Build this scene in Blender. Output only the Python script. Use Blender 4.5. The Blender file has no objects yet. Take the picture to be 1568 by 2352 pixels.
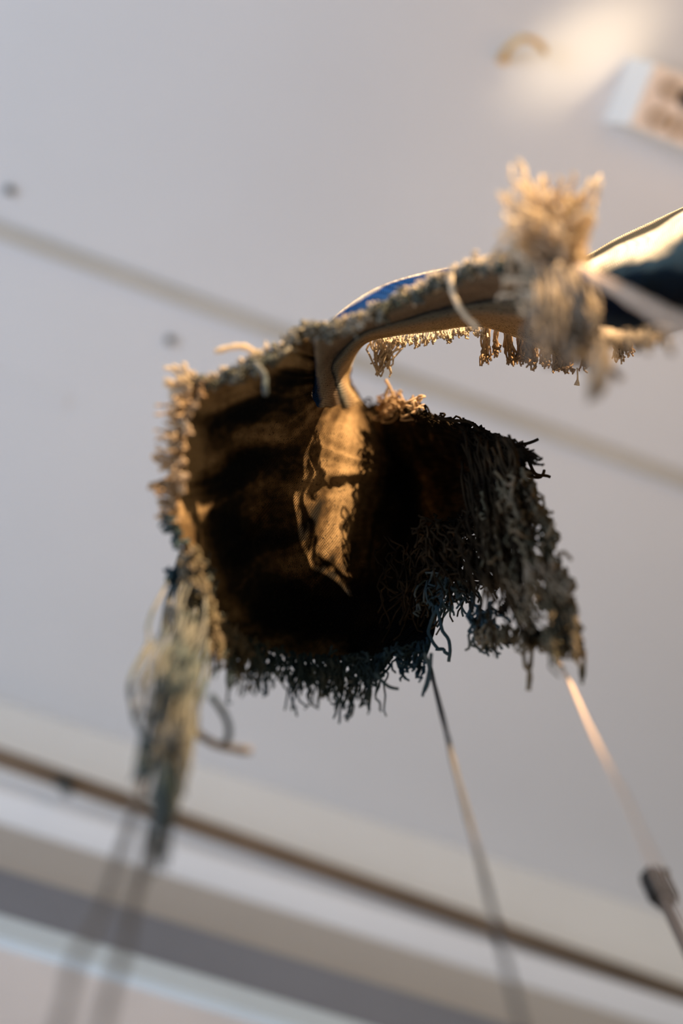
import bpy, bmesh, math, random
from mathutils import Vector, Matrix, noise
random.seed(7)
S = bpy.context.scene
COL = S.collection

# ------------------------------------------------------------------ camera
FPX = 50.0 / 36.0 * 2352.0
CX, CY = 784.0, 1176.0
CAM_Z = 1.30
CEIL_Z = 2.60
ZEN = (660.0, 243.0)                      # where plumb lines converge in the photograph
def camdir(px, py): return Vector(((px - CX) / FPX, -(py - CY) / FPX, -1.0))
zc = camdir(*ZEN).normalized()
def _pl(px, py):                          # point of a horizontal plane, camera coordinates
    d = camdir(px, py); return d / d.dot(zc)
xc = (_pl(1568, 1102) - _pl(0, 530)).normalized()     # the ceiling batten gives the room's x axis
yc = zc.cross(xc)
ROT = Matrix((xc, yc, zc))                # camera -> world
CAM = Vector((0, 0, CAM_Z))
cd = bpy.data.cameras.new('camera'); cam = bpy.data.objects.new('camera', cd); COL.objects.link(cam)
cam.matrix_world = Matrix.Translation(CAM) @ ROT.to_4x4()
cd.sensor_fit = 'VERTICAL'; cd.sensor_height = 36; cd.sensor_width = 24; cd.lens = 50
cd.clip_start = 0.02; cd.clip_end = 50
cd.dof.use_dof = True; cd.dof.focus_distance = 0.70; cd.dof.aperture_fstop = 2.8
S.camera = cam

def W(px, py, D):                         # a point at depth D (metres) along the optical axis
    return CAM + ROT @ (camdir(px, py) * D)
def onplane(px, py, axis, val):           # where the line of sight meets a room plane
    d = ROT @ camdir(px, py)
    t = (val - CAM[axis]) / d[axis]
    return CAM + d * t

# ------------------------------------------------------------------ world, lights, exposure
w = bpy.data.worlds.new('world'); S.world = w; w.use_nodes = True
bg = w.node_tree.nodes['Background']; bg.inputs[0].default_value = (1.0, 0.96, 0.70, 1); bg.inputs[1].default_value = 0.36
def light(name, kind, loc, target, energy, color, **kw):
    l = bpy.data.lights.new(name, kind); l.energy = energy; l.color = color
    for k, v in kw.items(): setattr(l, k, v)
    o = bpy.data.objects.new(name, l); COL.objects.link(o); o.location = loc
    o.rotation_euler = (Vector(target) - Vector(loc)).to_track_quat('-Z', 'Y').to_euler()
    return o
T = W(830, 1000, 0.72)
def horiz(px0, py0, px1, py1):
    a = onplane(px0, py0, 2, 2.0); b = onplane(px1, py1, 2, 2.0)
    return (b - a).normalized()
E = horiz(800, 1000, 1110, 500)           # towards the warm lamp
T2 = W(1060, 780, .65)
SPOT = T2 + E * 2.2 + Vector((0, 0, 0.34))
light('gallery_spot', 'SPOT', SPOT, T2, 1250, (1.0, 0.70, 0.40), spot_size=math.radians(9.6), spot_blend=0.2, shadow_soft_size=0.025)
LFT = horiz(800, 1000, -100, 560)
light('window_daylight', 'AREA', T + LFT * 1.75 + Vector((0, 0, -1.2)), T + Vector((0, 0, .45)) + LFT * .3, 38, (0.60, 0.76, 1.0), shape='RECTANGLE', size=1.2, size_y=1.2)
UP = horiz(800, 1000, 1500, 100)
LOW = horiz(800, 1000, 850, 1700)
light('warm_fill', 'AREA', T + LOW * .25 + Vector((0, 0, -1.0)), T + LOW * .2 + Vector((0, 0, .6)), 2.4, (1.0, 0.70, 0.42), shape='DISK', size=0.5)  # added fill, warms the lower part of the ceiling
PT = onplane(1350, 112, 2, CEIL_Z)
light('patch_spot', 'SPOT', PT + horiz(800, 500, 1500, 60) * 0.85 + Vector((0, 0, -0.55)), PT, 62, (1.0, 0.78, 0.50), spot_size=math.radians(5.4), spot_blend=1.0, shadow_soft_size=0.02)  # added spot standing in for a patch of reflected sun
GL = onplane(1800, 60, 2, CEIL_Z)
light('corner_lamp', 'POINT', GL + Vector((0, 0, -0.45)), PT, 3.2, (1.0, 0.58, 0.26), shadow_soft_size=0.18)
S.view_settings.view_transform = 'Standard'; S.view_settings.look = 'None'
S.view_settings.exposure = 0.0; S.view_settings.gamma = 1.0; S.view_settings.use_curve_mapping = False

# ------------------------------------------------------------------ materials
def nodes(name):
    m = bpy.data.materials.new(name); m.use_nodes = True
    nt = m.node_tree; nt.nodes.clear()
    out = nt.nodes.new('ShaderNodeOutputMaterial')
    return m, nt, out
def ramp(nt, fac, stops):
    r = nt.nodes.new('ShaderNodeValToRGB'); e = r.color_ramp.elements
    while len(e) < len(stops): e.new(0.5)
    for el, (p, c) in zip(e, stops): el.position = p; el.color = (*c, 1)
    nt.links.new(fac, r.inputs[0]); return r.outputs[0]
def tex_noise(nt, scale, detail=4, rough=.55, coord='Object', dist=0.0):
    tc = nt.nodes.new('ShaderNodeTexCoord'); n = nt.nodes.new('ShaderNodeTexNoise')
    n.inputs['Scale'].default_value = scale; n.inputs['Detail'].default_value = detail
    n.inputs['Roughness'].default_value = rough; n.inputs['Distortion'].default_value = dist
    nt.links.new(tc.outputs[coord], n.inputs['Vector']); return n.outputs['Fac']
def paint(name, c, rough=.7, var=.06, scale=6, metal=0, bump=0.0, bscale=300):
    m, nt, out = nodes(name); b = nt.nodes.new('ShaderNodeBsdfPrincipled')
    c2 = tuple(max(0, x * (1 - var * 2)) for x in c); c1 = tuple(min(1, x * (1 + var)) for x in c)
    nt.links.new(ramp(nt, tex_noise(nt, scale), [(.3, c2), (.7, c1)]), b.inputs['Base Color'])
    b.inputs['Roughness'].default_value = rough; b.inputs['Metallic'].default_value = metal
    if bump:
        bp = nt.nodes.new('ShaderNodeBump'); bp.inputs['Strength'].default_value = bump; bp.inputs['Distance'].default_value = .001
        nt.links.new(tex_noise(nt, bscale, 2), bp.inputs['Height']); nt.links.new(bp.outputs[0], b.inputs['Normal'])
    nt.links.new(b.outputs[0], out.inputs[0]); return m
def mixrgb(nt, fac, a, b, mode='MIX'):
    n = nt.nodes.new('ShaderNodeMix'); n.data_type = 'RGBA'; n.blend_type = mode
    if isinstance(fac, (int, float)): n.inputs[0].default_value = fac
    else: nt.links.new(fac, n.inputs[0])
    for i, v in ((6, a), (7, b)):
        if isinstance(v, tuple): n.inputs[i].default_value = (*v, 1)
        else: nt.links.new(v, n.inputs[i])
    return n.outputs[2]
def cloth_shader(nt, out, color, trans=.25, normal=None, tcol=None):
    tcol = tcol or color
    d = nt.nodes.new('ShaderNodeBsdfDiffuse'); t = nt.nodes.new('ShaderNodeBsdfTranslucent'); mx = nt.nodes.new('ShaderNodeMixShader')
    mx.inputs[0].default_value = trans
    nt.links.new(color, d.inputs[0]); nt.links.new(tcol, t.inputs[0])
    if normal: nt.links.new(normal, d.inputs['Normal'])
    nt.links.new(d.outputs[0], mx.inputs[1]); nt.links.new(t.outputs[0], mx.inputs[2]); nt.links.new(mx.outputs[0], out.inputs[0])
def weave(nt, strength=.9):
    uv = nt.nodes.new('ShaderNodeTexCoord')
    outs = []
    for rot in (35, 125):
        mp = nt.nodes.new('ShaderNodeMapping'); mp.inputs['Rotation'].default_value = (0, 0, math.radians(rot))
        nt.links.new(uv.outputs['UV'], mp.inputs[0])
        wv = nt.nodes.new('ShaderNodeTexWave'); wv.inputs['Scale'].default_value = 58; wv.inputs['Distortion'].default_value = .6; wv.inputs['Detail'].default_value = 1; wv.inputs['Detail Scale'].default_value = .3
        nt.links.new(mp.outputs[0], wv.inputs[0]); outs.append(wv.outputs['Fac'])
    mu = nt.nodes.new('ShaderNodeMath'); mu.operation = 'MULTIPLY'; nt.links.new(outs[0], mu.inputs[0]); nt.links.new(outs[1], mu.inputs[1])
    bp = nt.nodes.new('ShaderNodeBump'); bp.inputs['Strength'].default_value = strength; bp.inputs['Distance'].default_value = .0012
    nt.links.new(mu.outputs[0], bp.inputs['Height']); return bp.outputs[0]
def cloth(name, stops, scale, trans, vstops=None, speck=True, streak_light=False):
    m, nt, out = nodes(name)
    if streak_light:
        sa = nt.nodes.new('ShaderNodeAttribute'); sa.attribute_name = 'streak_light'
        c = ramp(nt, sa.outputs['Fac'], stops)
    else:
        c = ramp(nt, tex_noise(nt, scale, 5, .62, dist=.8), stops)
    if vstops:
        at = nt.nodes.new('ShaderNodeAttribute'); at.attribute_name = 'across'
        ad = nt.nodes.new('ShaderNodeMath'); ad.operation = 'MULTIPLY_ADD'; ad.inputs[1].default_value = .16
        nt.links.new(tex_noise(nt, 45, 3), ad.inputs[0]); nt.links.new(at.outputs['Fac'], ad.inputs[2])
        sb = nt.nodes.new('ShaderNodeMath'); sb.operation = 'SUBTRACT'; sb.inputs[1].default_value = .08; nt.links.new(ad.outputs[0], sb.inputs[0])
        cv = ramp(nt, sb.outputs[0], vstops)
        c = mixrgb(nt, .35, cv, mixrgb(nt, 1.0, c, cv, 'MULTIPLY'))
    if speck:
        c = mixrgb(nt, ramp(nt, tex_noise(nt, 900, 2), [(.34, (1, 1, 1)), (.40, (0, 0, 0))]), c, (.02, .018, .015))
    cloth_shader(nt, out, c, trans, weave(nt)); return m
def yarn(name, stops, scale=25, trans=.3):
    m, nt, out = nodes(name)
    c = ramp(nt, tex_noise(nt, scale, 3, .6), stops)
    c = mixrgb(nt, .5, c, ramp(nt, tex_noise(nt, 1400, 2), [(.35, (.55, .55, .55)), (.65, (1.0, 1.0, 1.0))]), 'MULTIPLY')
    cloth_shader(nt, out, c, trans); return m

M = {}
M['ceiling'] = paint('ceiling_paint', (.655, .652, .66), .85, .02, 3, bump=.15, bscale=120)
M['floor'] = paint('floor_boards', (.22, .17, .13), .6, .15, 4)
M['cornice'] = paint('cornice_paint', (.93, .93, .94), .6, .02, 5)
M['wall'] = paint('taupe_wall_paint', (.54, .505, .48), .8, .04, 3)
M['slate_shade'] = paint('slate_blue_shade', (.23, .24, .28), .6, .05, 5)  # dark tone paints the shadow under the window head
M['paleblue'] = paint('pale_blue_paint', (.66, .75, .82), .5, .03, 6)
M['blind'] = paint('blind_fabric', (.80, .76, .77), .9, .04, 7)
M['batten'] = paint('batten_paint', (.50, .47, .42), .8, .05, 8)
M['rod'] = paint('bronze_rod', (.20, .15, .11), .42, .15, 12, metal=.35)
M['screw'] = paint('dull_steel', (.10, .11, .11), .5, .2, 200, metal=.4)
M['brass'] = paint('brass', (.72, .47, .18), .4, .1, 60, metal=.3)
M['boxwhite'] = paint('white_plastic', (.86, .85, .82), .45, .02, 8)
M['boxface'] = paint('cream_plastic', (.76, .64, .55), .5, .03, 8)
M['boxhole'] = paint('brown_recess', (.36, .26, .17), .7, .1, 60)
M['black'] = paint('black_rubber', (.004, .004, .004), .7, .2, 60)
M['steel'] = paint('dark_steel', (.16, .14, .13), .4, .1, 30, metal=.5)
M['cup'] = cloth('stained_lit_canvas', [(.26, (.007, .008, .010)), (.42, (.020, .016, .012)), (.56, (.085, .053, .026)), (.85, (.34, .225, .115))], 16, .10, streak_light=True)
M['arm'] = cloth('streaked_canvas', [(.3, (.35, .30, .25)), (.6, (1, 1, 1))], 40, .15,
                 vstops=[(.0, (.80, .74, .62)), (.07, (.008, .04, .17)), (.24, (.012, .045, .15)), (.34, (.30, .27, .23)), (.52, (.25, .18, .13)), (.60, (.20, .15, .11)), (.64, (.03, .04, .055)), (.70, (.20, .21, .20)), (.82, (.40, .28, .17)), (.95, (.44, .30, .15)), (1.0, (.70, .56, .36))])  # cream last stop paints the strip's lit lower edge
M['sleeve'] = cloth('indigo_canvas', [(.3, (.4, .4, .4)), (.6, (1, 1, 1))], 30, .12,
                    vstops=[(.0, (.7, .6, .45)), (.12, (.06, .06, .06)), (.24, (.06, .06, .05)), (.27, (.92, .86, .75)), (.44, (.85, .78, .64)), (.52, (.02, .045, .085)), (.8, (.008, .012, .022)), (1.0, (.05, .06, .06))])  # cream band paints the light on the fold, over indigo dye
M['cream'] = yarn('cream_cotton_yarn', [(.3, (.62, .50, .34)), (.65, (.86, .75, .60))], 40, .5)
M['tan'] = yarn('tan_cotton_yarn', [(.3, (.32, .19, .09)), (.65, (.62, .46, .30))], 40, .35)
M['rimgrey'] = yarn('grey_green_yarn', [(.35, (.05, .065, .06)), (.5, (.13, .13, .11)), (.70, (.32, .28, .22))], 45, .2)
M['teal'] = yarn('teal_dyed_yarn', [(.34, (.026, .052, .072)), (.52, (.052, .075, .082)), (.72, (.16, .15, .12))], 30, .15)
M['pale'] = yarn('pale_grey_yarn', [(.34, (.05, .085, .10)), (.5, (.13, .135, .125)), (.7, (.21, .20, .175))], 30, .15)
M['umber'] = yarn('umber_yarn', [(.34, (.009, .0075, .006)), (.55, (.026, .019, .012)), (.74, (.075, .050, .028))], 50, .12)
M['fray'] = yarn('beige_fray', [(.34, (.16, .14, .12)), (.5, (.34, .28, .22)), (.7, (.52, .43, .34))], 30, .35)
M['olive'] = yarn('olive_yarn', [(.32, (.07, .068, .048)), (.5, (.15, .12, .08)), (.7, (.25, .20, .15))], 40, .2)
M['cord'] = yarn('cotton_cord', [(.3, (.17, .15, .135)), (.65, (.28, .245, .22))], 30, .1)
M['greycord'] = yarn('grey_cord', [(.3, (.07, .07, .07)), (.65, (.13, .12, .115))], 30, .05)
M['peach'] = yarn('peach_cord', [(.3, (.62, .46, .36)), (.65, (.74, .58, .46))], 30, .15)

# ------------------------------------------------------------------ helpers
def link(name, me, mat, parent=None):
    o = bpy.data.objects.new(name, me); COL.objects.link(o)
    if mat and not me.materials: me.materials.append(mat)
    if parent: o.parent = parent; o.matrix_parent_inverse = parent.matrix_world.inverted()
    return o
def empty(name, loc):
    o = bpy.data.objects.new(name, None); COL.objects.link(o); o.location = loc; o.empty_display_size = .02
    bpy.context.view_layer.update(); return o
def tag(o, label, cat, group=None):
    o['label'] = label; o['category'] = cat
    if group: o['group'] = group
    return o
def mesh_from(bm, name, smooth=False):
    bmesh.ops.recalc_face_normals(bm, faces=bm.faces[:])
    me = bpy.data.meshes.new(name); bm.to_mesh(me); bm.free()
    if smooth:
        for p in me.polygons: p.use_smooth = True
    return me
def box(name, lo, hi, mat, parent=None, bevel=0.0):
    bm = bmesh.new(); bmesh.ops.create_cube(bm, size=1)
    for v in bm.verts: v.co = Vector(((lo[i] + hi[i]) / 2 + v.co[i] * (hi[i] - lo[i]) for i in range(3)))
    if bevel: bmesh.ops.bevel(bm, geom=bm.edges[:], offset=bevel, segments=2, affect='EDGES')
    return link(name, mesh_from(bm, name), mat, parent)
class Tubes:
    """collects round yarns; build() makes one mesh"""
    def __init__(self): self.v = []; self.f = []
    def add(self, pts, r, sides=6, taper=.75, ply=0.0):
        n = len(pts); base = len(self.v)
        up = Vector((.31, .17, .93)).normalized()
        for i, p in enumerate(pts):
            t = (pts[min(i + 1, n - 1)] - pts[max(i - 1, 0)])
            t = t.normalized() if t.length > 1e-9 else Vector((0, 0, 1))
            a = t.cross(up)
            if a.length < .05: a = t.cross(Vector((1, 0, 0)))
            a.normalize(); b = t.cross(a)
            k = i / max(1, n - 1); rr = (r[i] if isinstance(r, list) else r * (1 - (1 - taper) * k))
            for s in range(sides):
                an = 2 * math.pi * s / sides
                q = rr * (1 + ply * math.cos(2 * an + i * 1.3))
                self.v.append(p + a * (math.cos(an) * q) + b * (math.sin(an) * q))
        for i in range(n - 1):
            for s in range(sides):
                s2 = (s + 1) % sides
                self.f.append((base + i * sides + s, base + i * sides + s2, base + (i + 1) * sides + s2, base + (i + 1) * sides + s))
        self.f.append(tuple(base + s for s in reversed(range(sides))))
        self.f.append(tuple(base + (n - 1) * sides + s for s in range(sides)))
    def build(self, name, mat, parent=None, stuff=False):
        me = bpy.data.meshes.new(name); me.from_pydata([tuple(v) for v in self.v], [], self.f); me.update()
        for p in me.polygons: p.use_smooth = True
        o = link(name, me, mat, parent)
        if stuff: o['kind'] = 'stuff'
        return o
def cr(p, t):                              # open Catmull-Rom through tuples
    n = len(p) - 1; x = max(0, min(n - 1e-6, t * n)); i = int(x); f = x - i
    q = [p[max(0, i - 1)], p[i], p[i + 1], p[min(n, i + 2)]]
    return tuple(.5 * ((2 * b) + (c - a) * f + (2 * a - 5 * b + 4 * c - d) * f * f + (3 * b - a - 3 * c + d) * f ** 3) for a, b, c, d in zip(*q))
def smooth_path(pts, n, wob=0.0, wd=0.0):
    s = random.random() * 100; out = []
    for i in range(n):
        k = i / (n - 1); x, y, d = cr(pts, k)
        if wob:
            e = min(1, k * 3)
            x += wob * e * noise.noise((s, k * 4, 1)) * 2; y += wob * e * noise.noise((s, k * 4, 7)) * 2
            d += wd * e * noise.noise((s, k * 4, 13))
        out.append(W(x, y, d))
    return out
R = random.uniform
def fringe(tb, path, n, off, joff, dD, jD, r, wob=6, npts=8, start=5, curl=0.0, t0=0, t1=1, taper=.75, clump=5, tight=.55):
    gx = gy = gd = 0; gk = 1; left = 0
    for i in range(n):
        t = t0 + (t1 - t0) * (i + random.random()) / n
        x, y, d = cr(path, t)
        x += R(-start, start); y += R(-start, start)
        if left <= 0:                      # yarns stick together in little locks
            left = random.randint(2, clump * 2 - 2); gk = R(.45, 1.15)
            gx, gy, gd = R(-joff[0], joff[0]) * 1.1, R(-joff[1], joff[1]) * 1.1, R(-jD, jD)
            ax, ay, ad = x, y, d
        left -= 1
        k = gk * R(.75, 1.1)
        fx, fy, fd = ax + off[0] * k + gx, ay + off[1] * k + gy, ad + dD * k + gd
        ex = x + off[0] * k + R(-joff[0], joff[0]); ey = y + off[1] * k + R(-joff[1], joff[1]); ed = d + dD * k + R(-jD, jD)
        ex, ey, ed = ex + (fx - ex) * tight, ey + (fy - ey) * tight, ed + (fd - ed) * tight
        mx, my = (x + ex) / 2 + R(-curl, curl), (y + ey) / 2 + R(-curl, curl)
        tb.add(smooth_path([(x, y, d), (mx, my, (d + ed) / 2), (ex, ey, ed)], npts, wob, .003), r * R(.8, 1.15), 5, taper)
def cordpts(pts, n=24, wob=1.5): return smooth_path(pts, n, wob, .002)

# ------------------------------------------------------------------ room shell
c0 = onplane(0, 1611, 2, CEIL_Z)           # where cornice meets ceiling
LIPY = c0.y
SG = 1 if LIPY > 0 else -1
def zwall(py, y): return onplane(0, py, 1, y).z
XL, XR = -3.2, 3.2
def slab(name, a, b, mat):
    lo = [min(p, q) for p, q in zip(a, b)]; hi = [max(p, q) for p, q in zip(a, b)]
    o = box(name, lo, hi, mat); o['kind'] = 'structure'; return o
FAR = LIPY + SG * .045                     # wall plane behind the cornice
slab('ceiling', (XL, FAR, CEIL_Z), (XR, -SG * 3.5, CEIL_Z + .1), M['ceiling'])
slab('floor', (XL, FAR, -.1), (XR, -SG * 3.5, 0), M['floor'])
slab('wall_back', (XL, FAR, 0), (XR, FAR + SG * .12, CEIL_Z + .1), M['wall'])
# cornice: a raked face with a small bead, extruded along the wall
zc1 = zwall(1825, LIPY + SG * .02)
prof = [(LIPY, CEIL_Z), (LIPY, CEIL_Z - .006), (LIPY + SG * .012, zc1 + .03), (LIPY + SG * .016, zc1), (FAR, zc1 - .004), (FAR, CEIL_Z)]
bm = bmesh.new(); ra = [bm.verts.new((XL, y, z)) for y, z in prof]; rb = [bm.verts.new((XR, y, z)) for y, z in prof]
for i in range(len(prof)):
    j = (i + 1) % len(prof); bm.faces.new((ra[i], ra[j], rb[j], rb[i]))
bm.faces.new(ra); bm.faces.new(list(reversed(rb)))
o = link('trim_1', mesh_from(bm, 'trim_1'), M['cornice']); o['kind'] = 'structure'
# window with its head casing darkened for underside shade, pale frame and lowered blind
z1, z2, z3 = zwall(1992, FAR - SG * .02), zwall(2096, FAR - SG * .022), zwall(2160, FAR - SG * .02)
win = empty('window_1', (0, FAR - SG * .001, z3)); win['kind'] = 'structure'
box('head_casing', (XL + .3, min(FAR, FAR - SG * .02), z2), (XR - .3, max(FAR, FAR - SG * .02), z1), M['slate_shade'], win, .002)
box('window_frame', (XL + .35, min(FAR, FAR - SG * .022), z3), (XR - .35, max(FAR, FAR - SG * .022), z2), M['paleblue'], win, .002)
bl = box('roller_blind', (XL + .4, min(FAR - SG * .003, FAR - SG * .014), 1.0), (XR - .4, max(FAR - SG * .003, FAR - SG * .014), z3), M['blind'])
tag(bl, 'off-white roller blind lowered below the pale blue window frame', 'blind')
# ceiling batten
a = onplane(0, 530, 2, CEIL_Z); b = onplane(1568, 1102, 2, CEIL_Z); yb = (a.y + b.y) / 2
slab('trim_2', (XL, yb - .007, CEIL_Z - .007), (XR, yb + .007, CEIL_Z), M['batten'])
yb2 = onplane(60, 890, 2, CEIL_Z).y
slab('trim_3', (XL, yb2 - .006, CEIL_Z - .0015), (-.1, yb2 + .006, CEIL_Z), M['ceiling'])

# ------------------------------------------------------------------ the cloth
ART = empty('textile_sculpture', W(800, 1050, .72))
tag(ART, 'frayed brown and indigo cloth funnel hanging in the centre with a twisted arm', 'textile sculpture')
STREAK_LIGHT = None
def grid_mesh(name, P, UV, ACR, mat, closed=False, thick=.0011, hole=None):
    nu, nv = len(P), len(P[0]); vs = [p for row in P for p in row]; fs = []
    for i in range(nu if closed else nu - 1):
        for j in range(nv - 1):
            i2 = (i + 1) % nu
            if hole and hole(UV[i][j]): continue
            fs.append((i * nv + j, i2 * nv + j, i2 * nv + j + 1, i * nv + j + 1))
    me = bpy.data.meshes.new(name); me.from_pydata([tuple(v) for v in vs], [], fs); me.update()
    ul = me.uv_layers.new(name='UVMap'); fu = [u for row in UV for u in row]
    for lp in me.loops: ul.data[lp.index].uv = fu[lp.vertex_index]
    at = me.attributes.new('across', 'FLOAT', 'POINT'); fa = [u for row in ACR for u in row]
    at.data.foreach_set('value', fa)
    if STREAK_LIGHT:
        st = me.attributes.new('streak_light', 'FLOAT', 'POINT'); st.data.foreach_set('value', STREAK_LIGHT)
    for p in me.polygons: p.use_smooth = True
    o = link(name, me, mat, ART)
    md = o.modifiers.new('thickness', 'SOLIDIFY'); md.thickness = thick; md.offset = 0
    return o
RIM = [(852, 938, .835), (822, 905, .83), (803, 868, .815), (806, 825, .775), (790, 785, .69), (715, 772, .615), (620, 825, .60), (520, 872, .59), (445, 905, .585),
       (418, 990, .585), (402, 1100, .585), (405, 1200, .585), (436, 1295, .59), (470, 1390, .60), (540, 1462, .62), (640, 1500, .64), (750, 1515, .655),
       (870, 1510, .67), (980, 1482, .68), (1005, 1400, .69), (1040, 1330, .70), (1085, 1390, .675), (1110, 1470, .65), (1230, 1480, .61),
       (1315, 1470, .585), (1292, 1370, .59), (1252, 1240, .61), (1212, 1120, .635), (1185, 1045, .66), (1085, 988, .69), (965, 958, .745), (900, 940, .80)]
def cr_closed(p, t):
    n = len(p); x = (t % 1) * n; i = int(x); f = x - i
    q = [p[(i - 1) % n], p[i % n], p[(i + 1) % n], p[(i + 2) % n]]
    return tuple(.5 * ((2 * b) + (c - a) * f + (2 * a - 5 * b + 4 * c - d) * f * f + (3 * b - a - 3 * c + d) * f ** 3) for a, b, c, d in zip(*q))
CEN = (940, 1080, .80)
MIDS = []
_fix = {0: (872, 1000, .815), 1: (842, 985, .805), 2: (810, 975, .79), 3: (778, 965, .765), 4: (738, 962, .735), 5: (702, 972, .712), 6: (676, 988, .70), 7: (660, 1005, .698), 8: (652, 1030, .70), 9: (652, 1060, .70), 10: (658, 1095, .70)}
for k, p in enumerate(RIM):
    MIDS.append(_fix.get(k, ((CEN[0] + p[0]) / 2, (CEN[1] + p[1]) / 2, CEN[2] + (p[2] - CEN[2]) * .40)))
CREASE = [(690, 1058, 805, 1152, .0007, 5), (720, 985, 800, 1030, .0012, 12), (560, 960, 520, 1330, .006, 26), (640, 960, 610, 1330, .005, 30)]
def cup_point(t, r):
    rx, ry, rd = cr_closed(RIM, t)
    m = cr_closed(MIDS, t); b0, b1, b2 = (1 - r) ** 2, 2 * r * (1 - r), r * r
    x, y, d = (b0 * c + b1 * (2 * q - .5 * (c + e)) + b2 * e for c, q, e in zip(CEN, m, (rx, ry, rd)))
    # pleats fanning out of the gathered neck
    dx, dy = x - 815, y - 850; ph = math.atan2(dx, dy); ds = math.hypot(dx, dy) / 600
    amp = .009 * min(1, max(0, ds - .12) * 1.9) * min(1, (1 - abs(r - .6)) * 1.3) * min(1, r * 3)
    d += amp * (noise.noise((ph * 5.5, ds * .8, 3.1)) + .5 * noise.noise((ph * 13, ds * 1.5, 9.4)))
    d += .004 * noise.noise((x / 90, y / 90, 2)) * min(1, r * 3)
    for (ax, ay, bx, by, h, wd) in CREASE:
        ux, uy = bx - ax, by - ay; L2 = ux * ux + uy * uy; tt = ((x - ax) * ux + (y - ay) * uy) / L2
        if -.15 < tt < 1.15:
            dd = ((x - ax) * uy - (y - ay) * ux) / math.sqrt(L2)
            d -= h * math.exp(-(dd / wd) ** 2) * max(0, min(1, (tt + .15) * 4, (1.15 - tt) * 4))
    x += 10 * noise.noise((ph * 6, ds * 2, 5)) * min(1, r * 2) * (r < .999)
    return x, y, d
PX = {}
P, UV, AC = [], [], []
NU, NV = 420, 110
for i in range(NU):
    row, ru, ra_ = [], [], []
    for j in range(NV + 1):
        r = .001 + .999 * j / NV
        x, y, d = cup_point(i / NU, r)
        row.append(W(x, y, d)); ru.append((x / 1000 + (d - .7) * 2, y / 1000)); ra_.append(r); PX[ru[-1]] = (x, y)
    P.append(row); UV.append(ru); AC.append(ra_)
def torn(uv):                              # the flap is worn through to bare threads
    x, y = PX[uv]
    if not (1040 < x < 1270 and 1170 < y < 1480): return False
    k = min(1, (x - 1040) / 50, (1270 - x) / 40, (y - 1170) / 40)
    return noise.noise((x / 26, y / 48, 4.2)) * k > -.03 and k > .3
STREAK_LIGHT = []  # stain streaks, with light painted in at the patch and left wall
for i in range(NU):
    for j in range(NV + 1):
        x, y = PX[UV[i][j]]; r = AC[i][j]
        dx, dy = x - 815, y - 850; ph = math.atan2(dx, dy); ds = math.hypot(dx, dy) / 600
        pw = ph + .55 * ds + .25 * noise.noise((x / 160, y / 160, 6))
        v = (.54 if x < 720 else .50) + .30 * noise.noise((pw * 5, ds * 1.8, 3.3)) + .14 * noise.noise((pw * 15, ds * 2.6, 8.1)) + .14 * noise.noise((x / 60, y / 60, 1)) + .10 * noise.noise((x / 14, y / 14, 1))  # left wall browner in place of ambient light
        v += .34 * math.exp(-((x - 765) / 70) ** 2 - ((y - 1040) / 170) ** 2)  # colour raised where the lamp's patch lands
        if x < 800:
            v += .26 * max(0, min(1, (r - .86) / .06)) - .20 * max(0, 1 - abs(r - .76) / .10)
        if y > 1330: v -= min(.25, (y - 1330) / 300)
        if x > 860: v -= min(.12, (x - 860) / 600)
        STREAK_LIGHT.append(v)
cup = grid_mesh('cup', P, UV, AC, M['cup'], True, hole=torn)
STREAK_LIGHT = None
cup['label'] = 'dark brown stained hollow of the cloth, its lit patch painted paler'
def ribbon(name, secs, mat, nu=150, nv=40, amp=.002):
    P, UV, AC = [], [], []
    for i in range(nu + 1):
        row, ru, ra_ = [], [], []
        cs = [cr([s[k] for s in secs], i / nu) for k in range(len(secs[0]))]
        for j in range(nv + 1):
            v = j / nv; x, y, d = cr(cs, v)
            d += amp * (noise.noise((v * 9, i / nu * 3, 1.7)) + noise.noise((v * 4, i / nu * 9, 5.7)))
            row.append(W(x, y, d)); ru.append((x / 1000, y / 1000 + (d - .7))); ra_.append(v)
        P.append(row); UV.append(ru); AC.append(ra_)
    return grid_mesh(name, P, UV, AC, mat)
arm_s = [[(705, 960, .725), (745, 965, .765), (795, 955, .81), (842, 938, .845)],
         [(735, 815, .68), (725, 800, .61), (765, 850, .70), (800, 885, .80)],
         [(752, 752, .67), (738, 772, .605), (785, 806, .67), (808, 832, .765)],
         [(795, 708, .665), (795, 750, .60), (828, 767, .655), (840, 787, .72)],
         [(868, 662, .66), (868, 716, .60), (890, 745, .65), (905, 770, .70)],
         [(960, 632, .66), (960, 672, .60), (985, 718, .65), (990, 760, .70)],
         [(1060, 612, .65), (1060, 630, .585), (1085, 695, .64), (1095, 748, .70)],
         [(1160, 600, .63), (1160, 607, .565), (1180, 690, .63), (1190, 775, .70)],
         [(1260, 590, .61), (1265, 597, .545), (1280, 690, .62), (1280, 815, .70)],
         [(1340, 585, .60), (1345, 602, .55), (1350, 690, .62), (1355, 800, .70)]]
arm = ribbon('twisted_arm', arm_s, M['arm']); arm['label'] = 'narrow twisted strip streaked blue, grey and tan'
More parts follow.
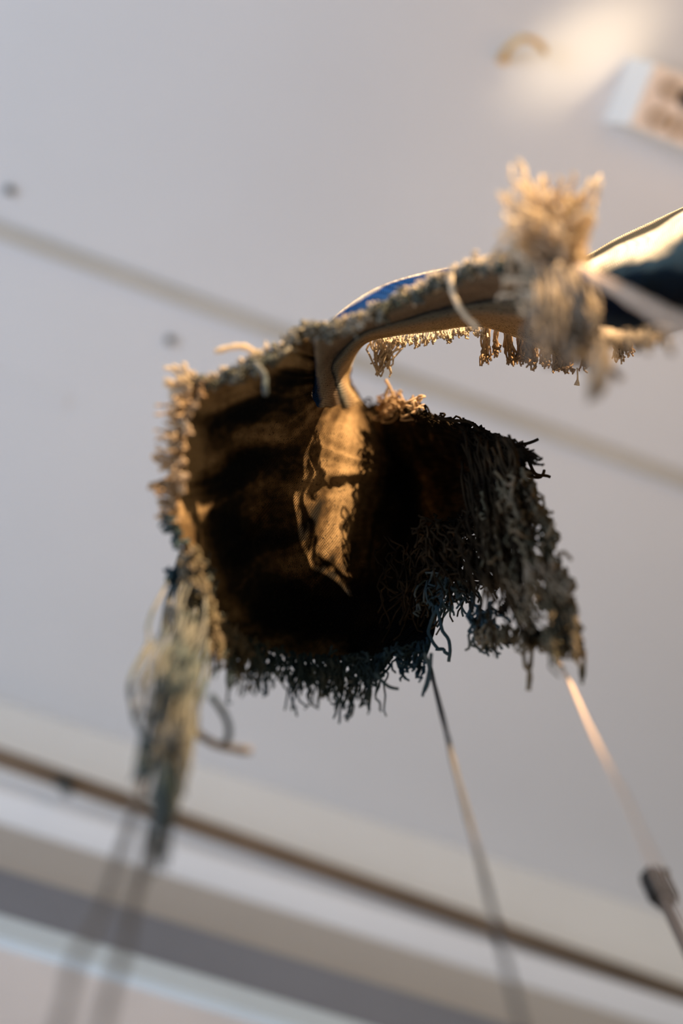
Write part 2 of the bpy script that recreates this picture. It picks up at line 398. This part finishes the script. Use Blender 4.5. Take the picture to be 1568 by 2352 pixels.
sl_s = [[(1290, 612, .69), (1290, 625, .63), (1300, 680, .61), (1310, 770, .64)],
        [(1345, 590, .69), (1345, 615, .62), (1350, 670, .60), (1350, 762, .625)],
        [(1420, 547, .69), (1420, 580, .61), (1430, 660, .585), (1430, 772, .60)],
        [(1500, 509, .70), (1500, 547, .61), (1510, 640, .575), (1500, 775, .59)],
        [(1570, 477, .70), (1570, 503, .61), (1580, 620, .57), (1570, 760, .58)],
        [(1700, 420, .70), (1700, 440, .60), (1700, 580, .56), (1700, 720, .57)],
        [(1850, 360, .70), (1850, 370, .60), (1850, 500, .56), (1850, 620, .58)]]
slv = ribbon('indigo_sleeve', sl_s, M['sleeve'], 120, 40, .0025); slv['label'] = 'indigo end of the cloth with a lit fold painted cream'

# ------------------------------------------------------------------ frayed edges
def frayed(name, mat): 
    tb = Tubes(); return tb, (lambda: tb.build(name, M[mat], ART, True))
# left rim, tan
tb, done = frayed('tan_fringe', 'tan')
lp = [(455, 880, .585), (425, 940, .58), (415, 1020, .58), (402, 1110, .58), (400, 1195, .582)]
fringe(tb, lp, 190, (-32, 4), (18, 20), -.004, .005, .0007, 5, start=9)
fringe(tb, lp, 90, (16, 6), (20, 24), -.005, .004, .0007, 6, start=12)
fringe(tb, lp, 34, (-58, 4), (16, 24), -.004, .006, .0007, 7, start=5, t1=.8)
done()
tb, done = frayed('pale_tuft', 'cream')
fringe(tb, [(470, 885, .585), (440, 880, .58), (425, 930, .58)], 42, (-38, -22), (18, 18), -.003, .006, .0008, 6, start=8)
for q in [(378, 842), (372, 888), (398, 838), (420, 835)]:
    tb.add(smooth_path([(450, 895, .585), ((450 + q[0]) / 2, (895 + q[1]) / 2 - 8, .58), (*q, .58)], 10, 4), .0011, 6)
done()
# rim crossing the top of the hollow, grey-green, and its cream tips
rp = [(455, 885, .583), (530, 862, .588), (610, 826, .592), (690, 772, .60), (740, 762, .60), (800, 748, .596), (868, 716, .594), (960, 672, .594), (1060, 630, .58), (1160, 607, .56), (1290, 597, .54)]
tb, done = frayed('rim_fringe', 'rimgrey')
fringe(tb, rp, 420, (0, 0), (24, 18), -.003, .005, .0007, 9, start=10, curl=14, t1=.97)
fringe(tb, rp, 110, (0, -4), (20, 16), -.003, .005, .0009, 6, start=14, curl=14, t0=.18, t1=.6)
done()
tb, done = frayed('rim_tips', 'cream')
fringe(tb, rp, 150, (-4, -20), (16, 11), .001, .004, .0007, 6, start=6, curl=9)
fringe(tb, rp, 120, (2, -22), (20, 16), 0, .005, .0010, 8, start=12, curl=14, t0=.66, t1=1)
done()
# the big cream tuft on the arm
tb, done = frayed('cream_tuft', 'cream')
for i in range(130):
    an = math.radians(R(-62, 34)); L = R(70, 215) * (1 if abs(an) < .7 else .72)
    x0, y0 = R(1225, 1335), R(560, 640); d0 = R(.525, .55)
    x1 = x0 * .35 + 1270 * .65 + math.sin(an) * L * 1.1; y1 = y0 - math.cos(an) * L
    tb.add(smooth_path([(x0, y0, d0), ((x0 + x1) / 2 + R(-12, 12), (y0 + y1) / 2 - 5, d0 - .01), (x1, y1, d0 - R(.005, .03))], 9, 12, .006), R(.0007, .0011), 6)
for i in range(90):
    x0, y0 = R(1180, 1335), R(560, 690)
    x1, y1 = x0 + R(-45, 45), y0 + R(-35, 70)
    tb.add(smooth_path([(x0, y0, .545), ((x0 + x1) / 2 + R(-25, 25), (y0 + y1) / 2, .53), (x1, y1, R(.52, .555))], 9, 14, .006), R(.0008, .0011), 6)
done()
tb, done = frayed('hanging_fray', 'fray')
for i in range(110):
    x0, y0 = R(1225, 1345), R(600, 720)
    x1, y1 = x0 + R(-10, 45), R(740, 845)
    tb.add(smooth_path([(x0, y0, .515), ((x0 + x1) / 2 + R(-12, 12), (y0 + y1) / 2, .50), (x1, y1, R(.475, .51))], 9, 12, .01), R(.0006, .0010), 6)
for i in range(14):
    x0, y0 = R(1350, 1400), R(780, 830)
    tb.add(smooth_path([(x0, y0, .49), (x0 + R(-10, 10), y0 + 40, .475), (1366 + R(-14, 14), R(880, 925), .46)], 9, 6, .006), .0012, 6)
for q in [((1385, 840), (1425, 868)), ((1480, 760), (1488, 805)), ((1520, 760), (1540, 808)), ((1500, 755), (1540, 760)), ((1440, 765), (1455, 800))]:
    for k in range(4):
        tb.add(smooth_path([(q[0][0] + R(-5, 5), q[0][1], .50), ((q[0][0] + q[1][0]) / 2, (q[0][1] + q[1][1]) / 2 + R(-4, 4), .49), (q[1][0] + R(-5, 5), q[1][1] + R(-5, 5), .48)], 8, 3), .0012, 6)
for i in range(60):
    x0 = R(1350, 1530); y0 = 770 - abs(x0 - 1430) * .1
    tb.add(smooth_path([(x0, y0 - 12, .585), (x0 + R(-10, 10), y0 + 10, .56), (x0 + R(-14, 14), y0 + R(8, 40), .545)], 7, 5, .006), .0010, 5)
done()
edge = [(1338, 596, .53), (1325, 640, .527), (1338, 700, .53), (1345, 770, .535)]
tb, done = frayed('lit_selvage', 'cream')
fringe(tb, edge, 70, (4, 22), (10, 14), -.004, .008, .0013, 5, start=5)
done()
# fringe under the arm (sharp)
tb, done = frayed('cream_fringe', 'cream')
lo = [(840, 787, .72), (905, 770, .712), (990, 760, .71), (1095, 750, .71), (1190, 778, .71), (1280, 815, .71), (1345, 815, .71), (1445, 775, .71)]
for i in range(30):
    x0 = R(845, 925); tb.add(smooth_path([(x0, 778, .715), (x0 + R(-6, 8), 800, .722), (R(.3, 1) * 20 + 862 + R(-16, 24), R(800, 868), .722)], 9, 6, .006), .0006, 5)
fringe(tb, lo, 150, (3, 24), (8, 8), -.004, .008, .0006, 4, start=4, t0=.1, t1=.46)
done()
tb, done = frayed('tan_tufts', 'tan')
for cx, cy0, cy1, n, sp, sl in [(1118, 755, 835, 16, 14, -4), (1140, 760, 820, 8, 6, -2), (1165, 765, 835, 20, 8, 12), (1200, 775, 835, 30, 16, 4), (1225, 785, 848, 14, 8, -2), (1252, 800, 840, 20, 14, 0), (1290, 815, 852, 50, 30, 3), (1340, 810, 850, 12, 16, 4), (1418, 770, 830, 18, 12, 4), (1438, 770, 815, 12, 6, 8)]:
    for i in range(n):
        x0 = cx + R(-sp, sp) * .7
        tb.add(smooth_path([(x0, cy0 - 10, .706), (x0 + sl * .4 + R(-5, 5), (cy0 + cy1) / 2, .712), (x0 + sl + R(-9, 9), cy1 + R(-14, 5), R(.706, .718))], 9, 5, .006), .00062, 5)
done()
tb = Tubes(); tb.add(smooth_path([(1325, 845, .70), (1326, 868, .70), (1324, 885, .70)], 6), [.0004, .0004, .0004, .0005, .0012, .0015], 7)
tb.build('loose_thread', M['cream'], ART)
# upper edge of the right flap (sharp, dark)
tb, done = frayed('flap_fringe', 'umber')
ed = [(852, 938, .825), (905, 938, .79), (965, 955, .74), (1085, 985, .69), (1150, 1015, .675), (1195, 1045, .66)]
fringe(tb, ed, 170, (62, 22), (22, 14), -.012, .01, .00065, 8, 10, start=7, curl=7)
fringe(tb, ed, 60, (10, -4), (20, 12), -.004, .01, .0006, 9, 10, start=7, curl=14, t1=.5)
fringe(tb, [(1060, 985, .69), (1140, 1025, .675), (1185, 1060, .66)], 90, (50, 56), (16, 18), -.02, .01, .00065, 8, 10, start=12, curl=6)
for q in [((1085, 985), (1165, 1022), (1200, 1022), (1236, 1008)), ((1120, 1000), (1200, 1035), (1225, 1085), (1264, 1096)), ((1130, 1040), (1190, 1085), (1235, 1098), (1250, 1080)), ((1000, 960), (1040, 966), (1075, 970), (1100, 990))]:
    tb.add(smooth_path([(*p, .685 - .003 * k) for k, p in enumerate(q)], 16, 2), .0009, 6, .8)
done()
tb, done = frayed('knot_threads', 'tan')
for i in range(34):
    x0, y0 = R(865, 960), R(925, 950)
    dk = .80 - max(0, x0 - 880) * .0007
    tb.add(smooth_path([(x0, y0, dk), (x0 + R(-18, 26), y0 + R(-30, 6), dk - .008), (x0 + R(-26, 34), y0 + R(-22, 20), dk - .008), (x0 + R(-10, 30), y0 + R(-8, 24), dk - .008)], 14, 6, .006), .0007, 5)
for q in [((885, 872), (895, 890), (908, 915)), ((895, 885), (886, 905), (884, 925)), ((940, 925), (955, 935), (972, 936))]:
    tb.add(smooth_path([(*p, .775) for p in q], 10, 1), .0009, 6)
done()
# right flap: long strands and shaggy outer edge
tb, done = frayed('flap_strands', 'umber')
for i in range(70):
    u = random.random()
    x0, y0 = R(1060, 1190), R(985, 1200); d0 = .675 - (x0 - 1060) * .0002 - (y0 - 985) * .00008
    x1 = x0 + R(20, 150) * (.4 + u * .6); y1 = y0 + R(160, 330)
    x1 = min(x1, 1300); y1 = min(y1, 1490)
    tb.add(smooth_path([(x0, y0, d0), ((x0 + x1) / 2 + R(-14, 14), (y0 + y1) / 2, d0 - .02), (x1, y1, d0 - R(.035, .06))], 12, 14, .008), .0008, 5)
for i in range(110):
    x0, y0 = R(960, 1120), R(1180, 1300)
    x1, y1 = x0 + R(-30, 120), y0 + R(10, 110)
    tb.add(smooth_path([(x0, y0, .69), ((x0 + x1) / 2 + R(-20, 20), (y0 + y1) / 2 - R(0, 30), .675), (x1, y1, R(.65, .68))], 12, 14, .008), .0007, 5)
for i in range(70):
    x0, y0 = R(880, 1060), R(1230, 1330)
    tb.add(smooth_path([(x0, y0, .70), (x0 + R(-40, 40), y0 + 40, .69), (x0 + R(-60, 60), y0 + R(60, 160), .68)], 12, 10, .008), .0006, 5)
done()
tb, done = frayed('flap_edge_fringe', 'olive')
rg = [(1200, 1090, .64), (1230, 1170, .625), (1262, 1260, .605), (1295, 1360, .585), (1325, 1480, .575)]
fringe(tb, rg, 190, (16, 34), (18, 26), -.012, .012, .0008, 9, start=18, curl=8)
fringe(tb, [(p[0] - 45, p[1] + 10, p[2] - .004) for p in rg], 110, (24, 60), (26, 30), -.016, .012, .0007, 9, start=26, curl=10)
fringe(tb, [(p[0] - 90, p[1] + 60, p[2] + .006) for p in rg[:4]], 36, (20, 70), (30, 30), -.016, .012, .0007, 9, start=26, curl=10)
fringe(tb, [(1100, 1450, .645), (1180, 1450, .62), (1260, 1470, .60), (1325, 1470, .58)], 70, (3, 30), (18, 16), -.012, .01, .0009, 6, start=16, curl=6)
for q in [((1255, 1235), (1268, 1210), (1274, 1202)), ((1280, 1275), (1300, 1270), (1312, 1290)), ((1300, 1330), (1316, 1330), (1318, 1355)), ((1315, 1480), (1340, 1500), (1338, 1560)), ((1310, 1500), (1330, 1530), (1336, 1570))]:
    tb.add(smooth_path([(*p, .585) for p in q], 10, 2), .0009, 6)
done()
tb, done = frayed('notch_threads', 'teal')
for i in range(60):
    x0, y0 = R(985, 1090), R(1290, 1360)
    x1, y1 = x0 + R(-50, 40), y0 + R(15, 90)
    tb.add(smooth_path([(x0, y0, .688), ((x0 + x1) / 2 + R(-22, 22), (y0 + y1) / 2, .68), (x1, min(y1, 1440), R(.67, .69))], 10, 9, .006), .0007, 5)
for i in range(40):
    x0, y0 = R(1085, 1130), R(1380, 1460)
    tb.add(smooth_path([(x0, y0, .655), (x0 + R(-12, 16), y0 + 20, .65), (x0 + R(-20, 45), min(y0 + R(25, 60), 1505), .645)], 9, 7, .006), .0008, 5)
for q in [((1000, 1390), (1015, 1440), (1032, 1480), (1030, 1520)), ((1005, 1395), (985, 1440), (990, 1470), (1010, 1492)), ((1000, 1490), (1020, 1495), (1031, 1505))]:
    tb.add(smooth_path([(*p, .672) for p in q], 14, 2), .0009, 6, .9)
done()
# bottom fringe
tb, done = frayed('teal_fringe', 'teal')
bt = [(480, 1400, .605), (545, 1465, .618), (640, 1500, .636), (750, 1515, .652), (870, 1508, .666), (985, 1475, .676)]
fringe(tb, bt, 105, (2, 118), (30, 22), -.040, .006, .00065, 13, 12, start=12, curl=10, t0=.08, t1=.8, clump=3, tight=.35)
fringe(tb, bt, 60, (-10, 62), (30, 18), -.022, .008, .0007, 10, 11, start=14, curl=10, t0=.70, t1=1)
fringe(tb, bt, 34, (2, 135), (20, 14), -.045, .006, .0007, 8, 11, start=12, curl=8, t0=.48, t1=.75)
fringe(tb, bt, 50, (0, 24), (22, 24), -.01, .008, .0007, 9, 9, start=24, curl=10)
for q in [((975, 1500), (985, 1540), (972, 1590)), ((990, 1500), (985, 1560), (970, 1600)), ((845, 1560), (850, 1600), (846, 1632)), ((860, 1545), (890, 1575), (915, 1582))]:
    tb.add(smooth_path([(*p, .64) for p in q], 10, 2), .0009, 6)
done()
tb, done = frayed('olive_fringe', 'olive')
fringe(tb, bt, 60, (-8, 95), (26, 26), -.035, .008, .0007, 11, 11, start=20, curl=10, t0=0, t1=.34)
fringe(tb, [(430, 1260, .59), (450, 1330, .59), (490, 1420, .60), (550, 1470, .615)], 110, (10, 40), (26, 26), -.018, .01, .0009, 8, 9, start=22, curl=8)
done()
tb, done = frayed('teal_wisps', 'teal')
fringe(tb, [(400, 1185, .582), (408, 1215, .582), (425, 1245, .585)], 40, (-30, 2), (14, 18), -.005, .005, .0009, 6, start=8)
fringe(tb, [(400, 1310, .585), (415, 1330, .585)], 12, (-44, 8), (14, 12), -.005, .005, .0009, 6, start=8)
done()
# the long trailing strand, lower left
tb, done = frayed('trailing_strand', 'pale')
for i in range(85):
    x0, y0 = R(405, 500), R(1265, 1460); k = random.random()
    x1 = R(300, 425) if k < .8 else R(340, 385); y1 = R(1560, 1840) if k < .8 else R(1840, 2010)
    xm = (x0 + x1) / 2 + R(-22, 22)
    tb.add(smooth_path([(x0, y0, .612), (xm, (y0 + y1) / 2, .525), (x1, y1, .47 if k < .8 else .43)], 14, 12, .012), R(.0005, .0009), 5)
for i in range(16):
    tb.add(smooth_path([(R(370, 430), R(1480, 1600), .53), (R(365, 385), 1780, .47), (R(355, 385), 1830, .455), (352 + R(-14, 14), R(1900, 2020), .425)], 14, 6, .008), .0011, 5)
done()
tb, done = frayed('strand_tips', 'teal')
for i in range(16):
    tb.add(smooth_path([(R(325, 345), R(1690, 1730), .475), (R(318, 340), R(1740, 1760), .47), (R(312, 335), R(1770, 1800), .465)], 7, 5), .0012, 5)
    tb.add(smooth_path([(R(370, 395), R(1690, 1760), .475), (R(365, 390), 1800, .465), (R(355, 385), R(1830, 1880), .455)], 7, 5), .0012, 5)
done()
def loose(name, pts, r, mat, n=24, wob=1.5):
    tb = Tubes(); tb.add(cordpts(pts, n, wob), r, 8, .95, .12); return tb.build(name, M[mat], ART)
# cords hanging plumb from the cloth
def plumb(px, py, D, drop, n=6):           # same plan position, lower and lower
    p = W(px, py, D); out = []
    for i in range(n):
        out.append(p - Vector((0, 0, drop * i / (n - 1))))
    return out
def wcord(name, pts, r, mat, sway=.002):
    q = []; s = R(0, 90)
    for i in range(40):
        k = i / 39; v = Vector(cr([tuple(p) for p in pts], k))
        v += Vector((noise.noise((s, k * 5, 0)), noise.noise((s, k * 5, 9)), 0)) * sway * min(1, k * 4)
        q.append(v)
    tb = Tubes(); tb.add(q, r, 8, 1.0, .15); return tb.build(name, M[mat], ART)
wcord('hanging_cord', plumb(985, 1525, .655, .36), .0011, 'greycord', .0012)
wcord('hanging_cord', plumb(1272, 1500, .60, .34), .0009, 'peach', .002)
wcord('hanging_cord', plumb(1322, 612, .53, .25), .0019, 'peach', .001)
wcord('hanging_cord', [W(330, 1790, .468), W(250, 2060, .40), W(170, 2230, .37), W(125, 2400, .345), W(80, 2600, .315)], .0014, 'cord')
wcord('hanging_cord', [W(365, 1850, .452), W(325, 2000, .42), W(280, 2180, .385), W(235, 2400, .345), W(200, 2600, .315)], .0015, 'cord')
loose('loose_thread', [(592, 826, .59), (570, 800, .588), (535, 796, .586), (495, 806, .585)], .0013, 'cream')
loose('loose_thread', [(585, 832, .585), (605, 862, .582), (612, 905, .58)], .0012, 'pale')
loose('loose_thread', [(485, 1600, .53), (520, 1650, .52), (524, 1690, .515), (512, 1718, .51)], .0013, 'pale')
loose('loose_thread', [(440, 1670, .52), (475, 1700, .515), (520, 1717, .51), (575, 1724, .505)], .0016, 'cord')
loose('loose_thread', [(345, 1470, .55), (300, 1560, .53), (305, 1640, .52), (330, 1700, .51)], .0009, 'pale')
loose('loose_thread', [(1035, 632, .575), (1045, 690, .57), (1075, 730, .565), (1100, 760, .56)], .0012, 'cream')
loose('thread_loop', [(1212, 1430, .61), (1202, 1480, .606), (1206, 1528, .60), (1216, 1535, .60), (1222, 1490, .604), (1214, 1435, .61)], .0010, 'olive')
loose('loose_thread', [(1213, 1528, .60), (1216, 1555, .598), (1213, 1586, .595)], .0012, 'olive', 10, .5)
# suspension: the indigo end is tied to the ceiling outside the picture
top = W(1848, 480, .56)
tb = Tubes(); tb.add([top, top + (onplane(2000, 250, 2, CEIL_Z) - top) * .5 - top * 0, onplane(2000, 250, 2, CEIL_Z)], .001, 6, 1); tb.build('suspension_cord', M['cord'], ART)

# ------------------------------------------------------------------ ceiling fittings
def disc(name, loc, r0, r1, h, mat, parent=None, seg=20):
    bm = bmesh.new(); bmesh.ops.create_cone(bm, cap_ends=True, segments=seg, radius1=r0, radius2=r1, depth=h)
    bmesh.ops.translate(bm, verts=bm.verts[:], vec=Vector(loc)); return link(name, mesh_from(bm, name, False), mat, parent)
for px, py, lb in [(22, 436, 'small dark screw in the ceiling above the batten at far left'), (390, 780, 'small dark screw in the ceiling below the batten near the cloth')]:
    p = onplane(px, py, 2, CEIL_Z)
    e = empty('ceiling_screw', p); tag(e, lb, 'screw', 'screws in the ceiling')
    disc('screw_head', p + Vector((0, 0, -.006)), .0030, .0042, .004, M['screw'], e)
    disc('screw_shank', p + Vector((0, 0, -.002)), .002, .002, .004, M['screw'], e, 10)
hk = empty('ceiling_hook', onplane(1150, 120, 2, CEIL_Z)); tag(hk, 'small curved brass hook on the ceiling beside the warm light patch', 'hook')
tb = Tubes(); D0 = 1.32
hp = [onplane(1152, 135, 2, CEIL_Z), onplane(1165, 112, 2, CEIL_Z - .02), onplane(1200, 88, 2, CEIL_Z - .03), onplane(1235, 98, 2, CEIL_Z - .03), onplane(1252, 122, 2, CEIL_Z - .025)]
tb.add([Vector(cr([tuple(p) for p in hp], i / 19)) for i in range(20)], .0032, 10, .9); tb.build('hook_wire', M['brass'], hk)
disc('hook_base', hp[0] + Vector((0, 0, -.002)), .0045, .0045, .004, M['brass'], hk)
# socket box
zb = CEIL_Z - .045
A = onplane(1440, 292, 2, zb); B = onplane(1500, 142, 2, zb)
ya, yb_ = A.y, onplane(1505, 140, 2, zb).y
x0 = A.x; x1 = x0 + .20
bxo = empty('socket_box', ((x0 + x1) / 2, (ya + yb_) / 2, CEIL_Z)); tag(bxo, 'white ceiling socket box with round recesses in the upper right corner', 'socket box')
lo_y, hi_y = min(ya, yb_), max(ya, yb_)
bm = bmesh.new()
fl = .012
vs0 = [(x0 - fl, lo_y, CEIL_Z), (x1 + fl, lo_y, CEIL_Z), (x1 + fl, hi_y, CEIL_Z), (x0 - fl, hi_y, CEIL_Z)]
vs1 = [(x0, lo_y + .002, zb), (x1, lo_y + .002, zb), (x1, hi_y - .002, zb), (x0, hi_y - .002, zb)]
v0 = [bm.verts.new(v) for v in vs0]; v1 = [bm.verts.new(v) for v in vs1]
bm.faces.new(v0); bm.faces.new(v1)
for i in range(4): bm.faces.new((v0[i], v0[(i + 1) % 4], v1[(i + 1) % 4], v1[i]))
link('housing', mesh_from(bm, 'housing'), M['boxwhite'], bxo)
box('face_plate', (x0 + .002, lo_y + .003, zb - .002), (x1 - .002, hi_y - .003, zb), M['boxface'], bxo)
def ring(name, c, ro, ri, mat, parent):
    bm = bmesh.new(); n = 24; rings = []
    for (rr, dz) in ((ro, 0), (ro, -.002), (ri, -.002), (ri, 0)):
        rings.append([bm.verts.new(c + Vector((rr * math.cos(2 * math.pi * k / n), rr * math.sin(2 * math.pi * k / n), dz))) for k in range(n)])
    for a_ in range(4):
        p, q = rings[a_], rings[(a_ + 1) % 4]
        for k in range(n): bm.faces.new((p[k], p[(k + 1) % n], q[(k + 1) % n], q[k]))
    return link(name, mesh_from(bm, name, True), mat, parent)
for px, py in [(1508, 270), (1552, 290), (1535, 205), (1600, 312), (1640, 330)]:
    c = onplane(px, py, 2, zb - .002)
    ring('socket_ring', c, .0085, .0045, M['boxhole'], bxo)
c = onplane(1580, 228, 2, zb - .002); disc('socket_button', c + Vector((0, 0, -.002)), .008, .009, .004, M['black'], bxo)

# ------------------------------------------------------------------ rod along the wall
zr = CEIL_Z - .13
ra_, rb_ = onplane(0, 1740, 2, zr), onplane(1568, 2284, 2, zr)
yr = (ra_.y + rb_.y) / 2
def bar(name, p, q, r, mat, parent, seg=20):
    tb = Tubes(); tb.add([Vector(p) + (Vector(q) - Vector(p)) * (i / 8) for i in range(9)], r, seg, 1.0); return tb.build(name, mat, parent)
rod = empty('curtain_rod', (0, yr, zr)); tag(rod, 'thin bronze curtain rod running along the white cornice', 'curtain rod')
dirv = (rb_ - ra_); dirv.z = 0
pa = ra_ - dirv * 1.0; pb = rb_ + dirv * 1.0
bar('rod', pa, pb, .0082, M['rod'], rod)
for p in (pa, pb):
    box('bracket', (p.x - .008, min(p.y, FAR), zr - .008), (p.x + .008, max(p.y, FAR), zr + .006), M['rod'], rod, .001)
    disc('finial', (p.x, p.y, zr), .014, .010, .03, M['rod'], rod)
tb = Tubes()
for i in range(14):
    p = onplane(150 + R(-8, 8), 1792 + R(-4, 4), 2, zr - .008)
    tb.add([p, p + Vector((R(-.006, .006), R(-.006, .006), -.006)), p + Vector((R(-.01, .01), R(-.01, .01), -R(.006, .014)))], .0012, 5)
tf = tb.build('thread_tuft', M['teal']); tag(tf, 'tiny green thread tuft caught on the bronze rod at left', 'thread tuft')

# ------------------------------------------------------------------ upright stand at lower right
tp = W(1512, 2040, 1.0)
st = empty('lighting_stand', (tp.x, tp.y, 0)); tag(st, 'slim dark upright pole with a black cap at the lower right edge', 'stand')
bar('pole', (tp.x, tp.y, .02), (tp.x, tp.y, tp.z - .01), .0042, M['steel'], st, 14)
bm = bmesh.new(); bmesh.ops.create_cube(bm, size=1)
for v in bm.verts: v.co = Vector((v.co.x * .019, v.co.y * .016, v.co.z * .034))
bmesh.ops.bevel(bm, geom=bm.edges[:], offset=.003, segments=2, affect='EDGES')
bmesh.ops.rotate(bm, verts=bm.verts[:], cent=(0, 0, 0), matrix=Matrix.Rotation(.35, 3, 'Z'))
bmesh.ops.translate(bm, verts=bm.verts[:], vec=(tp.x, tp.y, tp.z))
link('cap', mesh_from(bm, 'cap'), M['black'], st)
disc('base', (tp.x, tp.y, .01), .12, .11, .02, M['steel'], st, 32)
tb = Tubes()
for i in range(5):
    p = tp + Vector((.004, -SG * .0, .016))
    tb.add([p, p + Vector((R(0, .01), R(-.006, .006), .006)), p + Vector((R(.004, .016), R(-.008, .008), R(-.002, .01)))], .0011, 5)
tb.build('thread_end', M['olive'], st)
